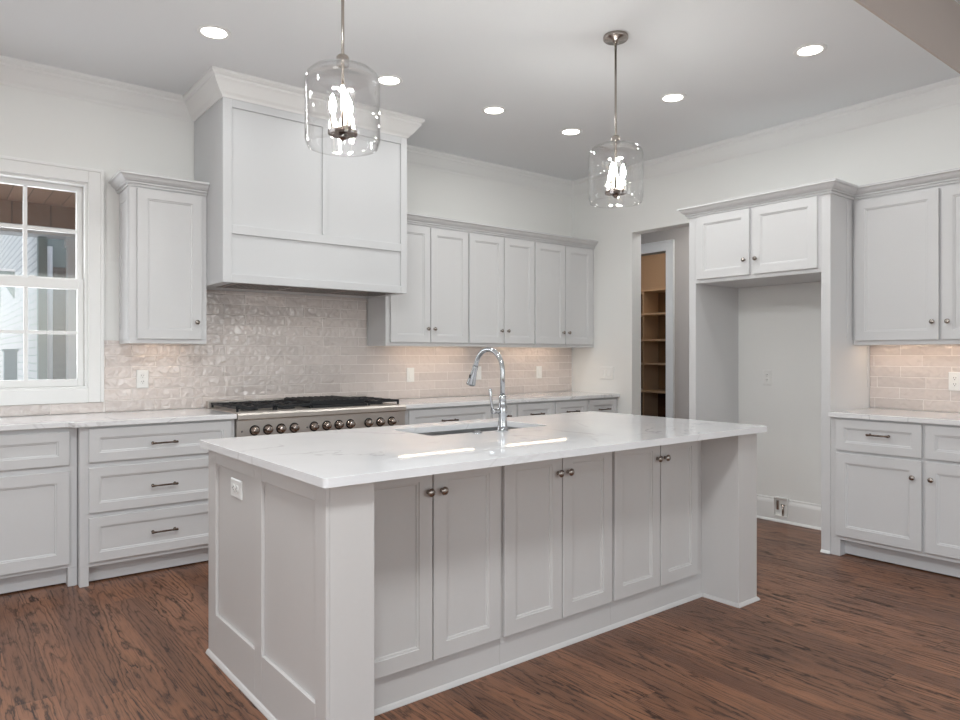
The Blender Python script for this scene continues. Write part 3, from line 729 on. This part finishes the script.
b = B(); b.box(RP[0], RP[1], IY0 + .015, IY1, 0, .884); b.build('panel', M['isl'], t, .0018, world=True)
b = B(); b.sweep([(RP[0], IF - .0125), (RP[0], IY0 + .015), (RP[1], IY0 + .015), (RP[1], IY1)], SHOE, 1); b.build('shoe_moulding', M['isl'], t, world=True)
for x0, x1, lab, ds in ((1.122, 1.8345, 'island cabinet with two doors beside the thick left end wall', ((1.163, 1.4895, 1.470), (1.496, 1.823, 1.531))),
                        (1.835, 2.5095, 'middle island cabinet with two doors below the faucet', ((1.846, 2.1725, 2.147), (2.178, 2.501, 2.208))),
                        (2.51, 3.235, 'island cabinet with two doors nearest the refrigerator niche', ((2.519, 2.8555, 2.832), (2.863, 3.179, 2.892)))):
    t = thing('island_cabinet', lab, 'cabinet', (x0, IF, 0), 0, 'island cabinets'); W = x1 - x0
    b = B(); b.box(0, W, 0, .39, 0, .884); b.box(0, W, .39, IY1 - IF, 0, .66); b.box(0, W, .875, IY1 - IF, .66, .884); b.build('body', M['isl'], t, .001)
    b = B(); b.sweep([(W, 0), (0, 0)], SHOE, -1); b.build('shoe_moulding', M['isl'], t)
    for a, c, k in ds:
        front(t, 'door', a - x0, c - x0, .133, .868, -.02, .058, 'isl', ('knob', k - x0, .769, 'nickel', .0165))
SX0, SX1, SY0, SY1 = 1.795, 2.53, 2.622, 2.975
slab('island_countertop', rrect(.925, 3.413, 1.913, 3.126, .015), [rrect(SX0, SX1, SY0, SY1, .03)[::-1]], .8845, .914, None,
     'large white veined quartz worktop covering the island', 'countertop', (2.18, 2.52, .8845))
t = thing('kitchen_sink', 'undermount steel sink set in the island worktop', 'sink', ((SX0 + SX1) / 2, (SY0 + SY1) / 2, .69))
b = B()
o_ = lambda r, z: [(x, y, z) for x, y in rrect(SX0 - r, SX1 + r, SY0 - r, SY1 + r, .035, 4)]
b.loops([o_(.014, .8843), o_(.004, .8843), o_(.003, .72), o_(-.03, .70)], False, True)
b.loops([o_(.014, .8840), o_(.0065, .8835), o_(.0055, .71), o_(-.03, .697)], False, True)
b.build('basin', M['steel2'], t, world=True)
b = B(); b.lathe([(.045, .7005), (.045, .703), (.03, .7015)], 'z', ((SX0 + SX1) / 2, SY1 - .1, 0), 20); b.build('drain', M['chrome'], t, world=True)
# faucet
fx, fy = 2.175, 2.575
t = thing('kitchen_faucet', 'tall nickel gooseneck faucet standing on the island worktop', 'faucet', (fx, fy, .914))
b = B(); b.lathe([(.029, .0002), (.029, .006), (.025, .012), (.0225, .03), (.0205, .075), (.022, .082), (.022, .118), (.019, .125), (.0175, .15), (.019, .155), (.019, .165), (.0145, .175)], 'z', (0, 0, 0), 24); b.build('body', M['chrome'], t)
pts = [(0, 0, .165), (0, 0, .26)]
R = .106
for k in range(0, 17):
    a = PI - (PI * 0.9) * k / 16
    pts.append((0, R + R * math.cos(a), .288 + R * math.sin(a)))
e = Vector(pts[-1]); dr = (e - Vector(pts[-2])).normalized()
b = B(); b.tube(pts + [tuple(e + dr * .012)], .0118, 14); b.build('spout', M['chrome'], t)
h0 = e + dr * .008
b = B(); b.tube([tuple(h0), tuple(h0 + dr * .008), tuple(h0 + dr * .035), tuple(h0 + dr * .05), tuple(h0 + dr * .095), tuple(h0 + dr * .105), tuple(h0 + dr * .107)], [.0135, .0145, .0145, .0175, .0235, .024, .019], 18)
sp_ = b.build('spray_head', M['chrome'], t)
b = B(); c_ = h0 + dr * .06 + Vector((-.0185, 0, 0)); b.box(c_.x - .002, c_.x + .004, c_.y - .004, c_.y + .004, c_.z - .01, c_.z + .01); b.build('spray_button', M['dark'], sp_, .002)
b = B(); b.tube([(-.018, 0, .1), (-.03, 0, .1), (-.05, 0, .1), (-.062, 0, .1), (-.066, 0, .1)], [.014, .0125, .0125, .016, .012], 16); b.build('valve_stem', M['chrome'], t)
b = B(); b.tube([(-.062, 0, .105), (-.065, .0, .12), (-.072, 0, .16), (-.076, 0, .2), (-.077, 0, .207)], [.0075, .0065, .0068, .0085, .005], 12); b.build('lever', M['chrome'], t)
t = B(); t.lathe([(.024, .0002), (.024, .003), (.016, .005), (.016, .009), (.012, .0105)], 'z', (0, 0, 0), 22)
o = t.build('air_switch_button', M['chrome']); o.location = (2.03, 2.585, .914); tag(o, 'small round metal button on the worktop left of the faucet', 'button')

# ------------------------------------------------------------------ outlets and switches
def plate(name, label, cat, loc, rotz, kind, gangs=1, horiz=False, m='plate', group='wall plates'):
    t = thing(name, label, cat, loc, rotz, group)
    w_, h_ = (.073 + .046 * (gangs - 1), .12)
    if horiz: w_, h_ = h_, w_
    b = B(); b.loops([[(-w_ / 2, 0, -h_ / 2), (w_ / 2, 0, -h_ / 2), (w_ / 2, 0, h_ / 2), (-w_ / 2, 0, h_ / 2)],
                      [(-w_ / 2, -.003, -h_ / 2), (w_ / 2, -.003, -h_ / 2), (w_ / 2, -.003, h_ / 2), (-w_ / 2, -.003, h_ / 2)],
                      [(-w_ / 2 + .004, -.006, -h_ / 2 + .004), (w_ / 2 - .004, -.006, -h_ / 2 + .004), (w_ / 2 - .004, -.006, h_ / 2 - .004), (-w_ / 2 + .004, -.006, h_ / 2 - .004)]])
    b.build('cover_plate', M[m], t)
    if kind == 'outlet':
        for s in (-1, 1):
            cx, cz = (s * .0195, 0) if horiz else (0, s * .0195)
            b = B(); b.lathe([(.0165, -.0058), (.0165, -.0085), (.015, -.009)], 'y', (cx, 0, cz), 18); r_ = b.build('receptacle', M[m], t)
            b = B()
            for q in (-1, 1):
                if horiz: b.box(cx - .001, cx + .006, -.0096, -.0089, cz + q * .006 - .0012, cz + q * .006 + .0012)
                else: b.box(cx + q * .006 - .0012, cx + q * .006 + .0012, -.0096, -.0089, cz - .001, cz + .007)
            b.lathe([(.0025, -.0089), (.0025, -.0096)], 'y', (cx - .008 if horiz else cx, 0, cz if horiz else cz - .008), 8)
            b.build('slots', M['dark'], r_)
    else:
        for g in range(gangs):
            cx = (g - (gangs - 1) / 2) * .046
            b = B(); b.loops([[(cx - .0165, -.0058, -.033), (cx + .0165, -.0058, -.033), (cx + .0165, -.0058, .033), (cx - .0165, -.0058, .033)],
                              [(cx - .015, -.0115, -.031), (cx + .015, -.0115, -.031), (cx + .015, -.0078, .031), (cx - .015, -.0078, .031)]])
            b.build('rocker', M[m], t)
    return t
YT = YB - .0115
plate('power_outlet', 'white duplex outlet on the tile between window and range', 'outlet', (1.116, YT, 1.124), 0, 'outlet')
plate('light_switch', 'white rocker switch on the tile just right of the range', 'switch', (3.2, YT, 1.114), 0, 'switch')
plate('light_switch', 'white rocker switch on the tile behind the faucet neck', 'switch', (3.925, YT, 1.117), 0, 'switch')
plate('light_switch', 'white rocker switch on the tile under the corner wall cabinet', 'switch', (4.679, YT, 1.114), 0, 'switch')
plate('light_switch', 'three gang white switch on the painted wall beside the hall opening', 'switch', (XR - .0005, 4.536, 1.108), -PI / 2, 'switch', 3)
plate('power_outlet', 'white outlet inside the refrigerator niche', 'outlet', (XR - .0005, 2.895, 1.106), -PI / 2, 'outlet')
plate('power_outlet', 'white duplex outlet on the right wall tile above the counter', 'outlet', (XR - .0115, 1.62, 1.113), -PI / 2, 'outlet')
plate('power_outlet', 'white sideways outlet on the island end panel', 'outlet', (LP[0] + .0128, 2.772, .752), -PI / 2, 'outlet', 1, True)

# ------------------------------------------------------------------ under-cabinet light bars
def bar(label, x0, x1, y, z, rot=0, along='x'):
    t = thing('under_cabinet_light', label, 'light', (x0, y, z) if along == 'x' else (y, x0, z), rot, 'under cabinet lights'); L = abs(x1 - x0)
    b = B(); b.box(0, L, -.018, .018, -.012, -.0003); b.build('housing', M['plate'], t)
    b = B(); b.box(.006, L - .006, -.006, .006, -.0135, -.0121); b.build('lens', M['strip'], t)
bar('light bar under the wall cabinet left of the range', 1.08, 1.36, 4.86, ZU0 + .0315)
bar('light bar under the wall cabinets just right of the hood', 3.0, 3.78, 4.86, ZU0 + .0315)
bar('light bar under the wall cabinets towards the back corner', 4.13, 4.92, 4.86, ZU0 + .0315)
bar('light bar under the wall cabinet on the right wall', 2.11, 1.25, 5.02, ZU0 + .0255, -PI / 2, 'y')

# ------------------------------------------------------------------ recessed ceiling lights
CAN_BACK, CAN_RIGHT, CAN_ADDED = 4.4, 5.2, 5.0
RL = [(1.216, 3.846, 'recessed ceiling light left of the hood crown'), (2.296, 3.83, 'recessed ceiling light right beside the nearer pendant shade'),
      (3.162, 3.837, 'recessed ceiling light above the wall cabinets, second right of the hood'), (3.936, 3.834, 'recessed ceiling light nearest the back right corner, left of the farther pendant'),
      (3.956, 2.901, 'recessed ceiling light right of the farther pendant rod'), (3.953, 1.964, 'recessed ceiling light nearest the ceiling step at right'),
      (.1, 3.84, 'unseen recessed light added over the window sink counter, left of all others'), (.1, 2.9, 'unseen recessed light added over the aisle left of the island')]  # last two are out of view, added to light left-facing sides
for x, y, lab in RL:
    t = thing('recessed_light', lab, 'ceiling light', (x, y, ZC), 0, 'recessed ceiling lights')
    b = B(); b.lathe([(.066, -.0002), (.088, -.0002), (.088, -.003), (.082, -.007), (.07, -.007), (.066, -.0045)], 'z', (0, 0, 0), 32, 0, False, False)
    b.build('trim_ring', M['trim'], t)
    l_ = bpy.data.lights.new('downlight', 'AREA'); l_.shape = 'DISK'; l_.size = .12; l_.energy = CAN_ADDED if x < 1 else CAN_BACK if y > 3.5 else CAN_RIGHT; l_.color = (.985, 1.0, .985)
    lo_ = bpy.data.objects.new('downlight', l_); COL.objects.link(lo_); lo_.location = (x, y, ZC - .012)
    b = B(); b.lathe([(.0655, -.0004), (.0655, -.0035), (.05, -.0045), (.004, -.005)], 'z', (0, 0, 0), 32); b.build('lens', M['lens'], t)

# ------------------------------------------------------------------ added lamp for steep light, unseen behind and above the camera
t = thing('added_ceiling_lamp', 'unseen round ceiling lamp added in the great room for steep light from above', 'ceiling light', (.2, .4, ZG))
b = B(); b.lathe([(.36, -.0005), (.36, -.05), (.35, -.06), (.335, -.06), (.335, -.02)], 'z', (0, 0, 0), 40, 0, True, False); b.build('drum', M['nickel'], t)
l_ = bpy.data.lights.new('added_lamp', 'AREA'); l_.shape = 'DISK'; l_.size = .64; l_.energy = P_LAMP; l_.color = (.93, .98, 1.0)
lo_ = bpy.data.objects.new('added_lamp', l_); COL.objects.link(lo_); lo_.location = (.2, .4, ZG - .065)

# ------------------------------------------------------------------ pendants
def pendant(x, y, label, seedrot):
    t = thing('pendant_light', label, 'pendant light', (x, y, ZC), 0, 'pendant lights')
    z = lambda v: v - ZC
    b = B(); b.lathe([(.066, -.0003), (.068, -.006), (.068, -.018), (.062, -.024), (.02, -.026), (.014, -.04), (.009, -.042)], 'z', (0, 0, 0), 32); b.build('canopy', M['nickel'], t)
    b = B(); b.tube([(0, 0, -.04), (0, 0, z(2.16))], .0062, 12); b.build('rod', M['nickel'], t)
    b = B(); b.lathe([(.024, z(2.4335)), (.025, z(2.437)), (.025, z(2.468)), (.02, z(2.474)), (.009, z(2.476))], 'z', (0, 0, 0), 24); b.build('collar', M['nickel'], t)
    R = .148
    prof = [(.018, 2.432), (.06, 2.429), (.098, 2.421), (.124, 2.41), (.14, 2.394), (R, 2.368), (R, 2.137), (R - .004, 2.122), (R - .010, 2.109)]
    inner = [(max(r - .003, .015), h - (.003 if r < .13 else 0)) for r, h in prof][::-1]
    b = B(); b.lathe([(r, z(h)) for r, h in prof] + [(r, z(h)) for r, h in inner], 'z', (0, 0, 0), 56, 0, False, False)
    g = b.build('glass_shade', M['glass'], t)
    b = B(); b.lathe([(.054, z(2.158)), (.058, z(2.16)), (.058, z(2.172)), (.054, z(2.175)), (.01, z(2.176))], 'z', (0, 0, 0), 32)
    b.lathe([(.004, z(2.135)), (.012, z(2.14)), (.016, z(2.15)), (.016, z(2.158))], 'z', (0, 0, 0), 16); b.build('candle_plate', M['bronze'], t)
    for k in range(3):
        a = seedrot + k * 2 * PI / 3; cx, cy = .04 * math.cos(a), .04 * math.sin(a)
        b = B(); b.lathe([(.014, z(2.1765)), (.014, z(2.182)), (.0105, z(2.184)), (.0105, z(2.243))], 'z', (cx, cy, 0), 14); s_ = b.build('candle_sleeve', M['nickel'], t)
        b = B(); b.lathe([(.007, z(2.2435)), (.011, z(2.256)), (.0145, z(2.272)), (.0125, z(2.29)), (.006, z(2.310)), (.0015, z(2.322))], 'z', (cx, cy, 0), 14); b.build('bulb', M['bulb'], s_)
pendant(1.303, 2.53, 'clear glass cylinder pendant nearer the camera, left of the two over the island', .4)
pendant(2.948, 2.535, 'clear glass cylinder pendant farther away, right of the two over the island', 1.3)
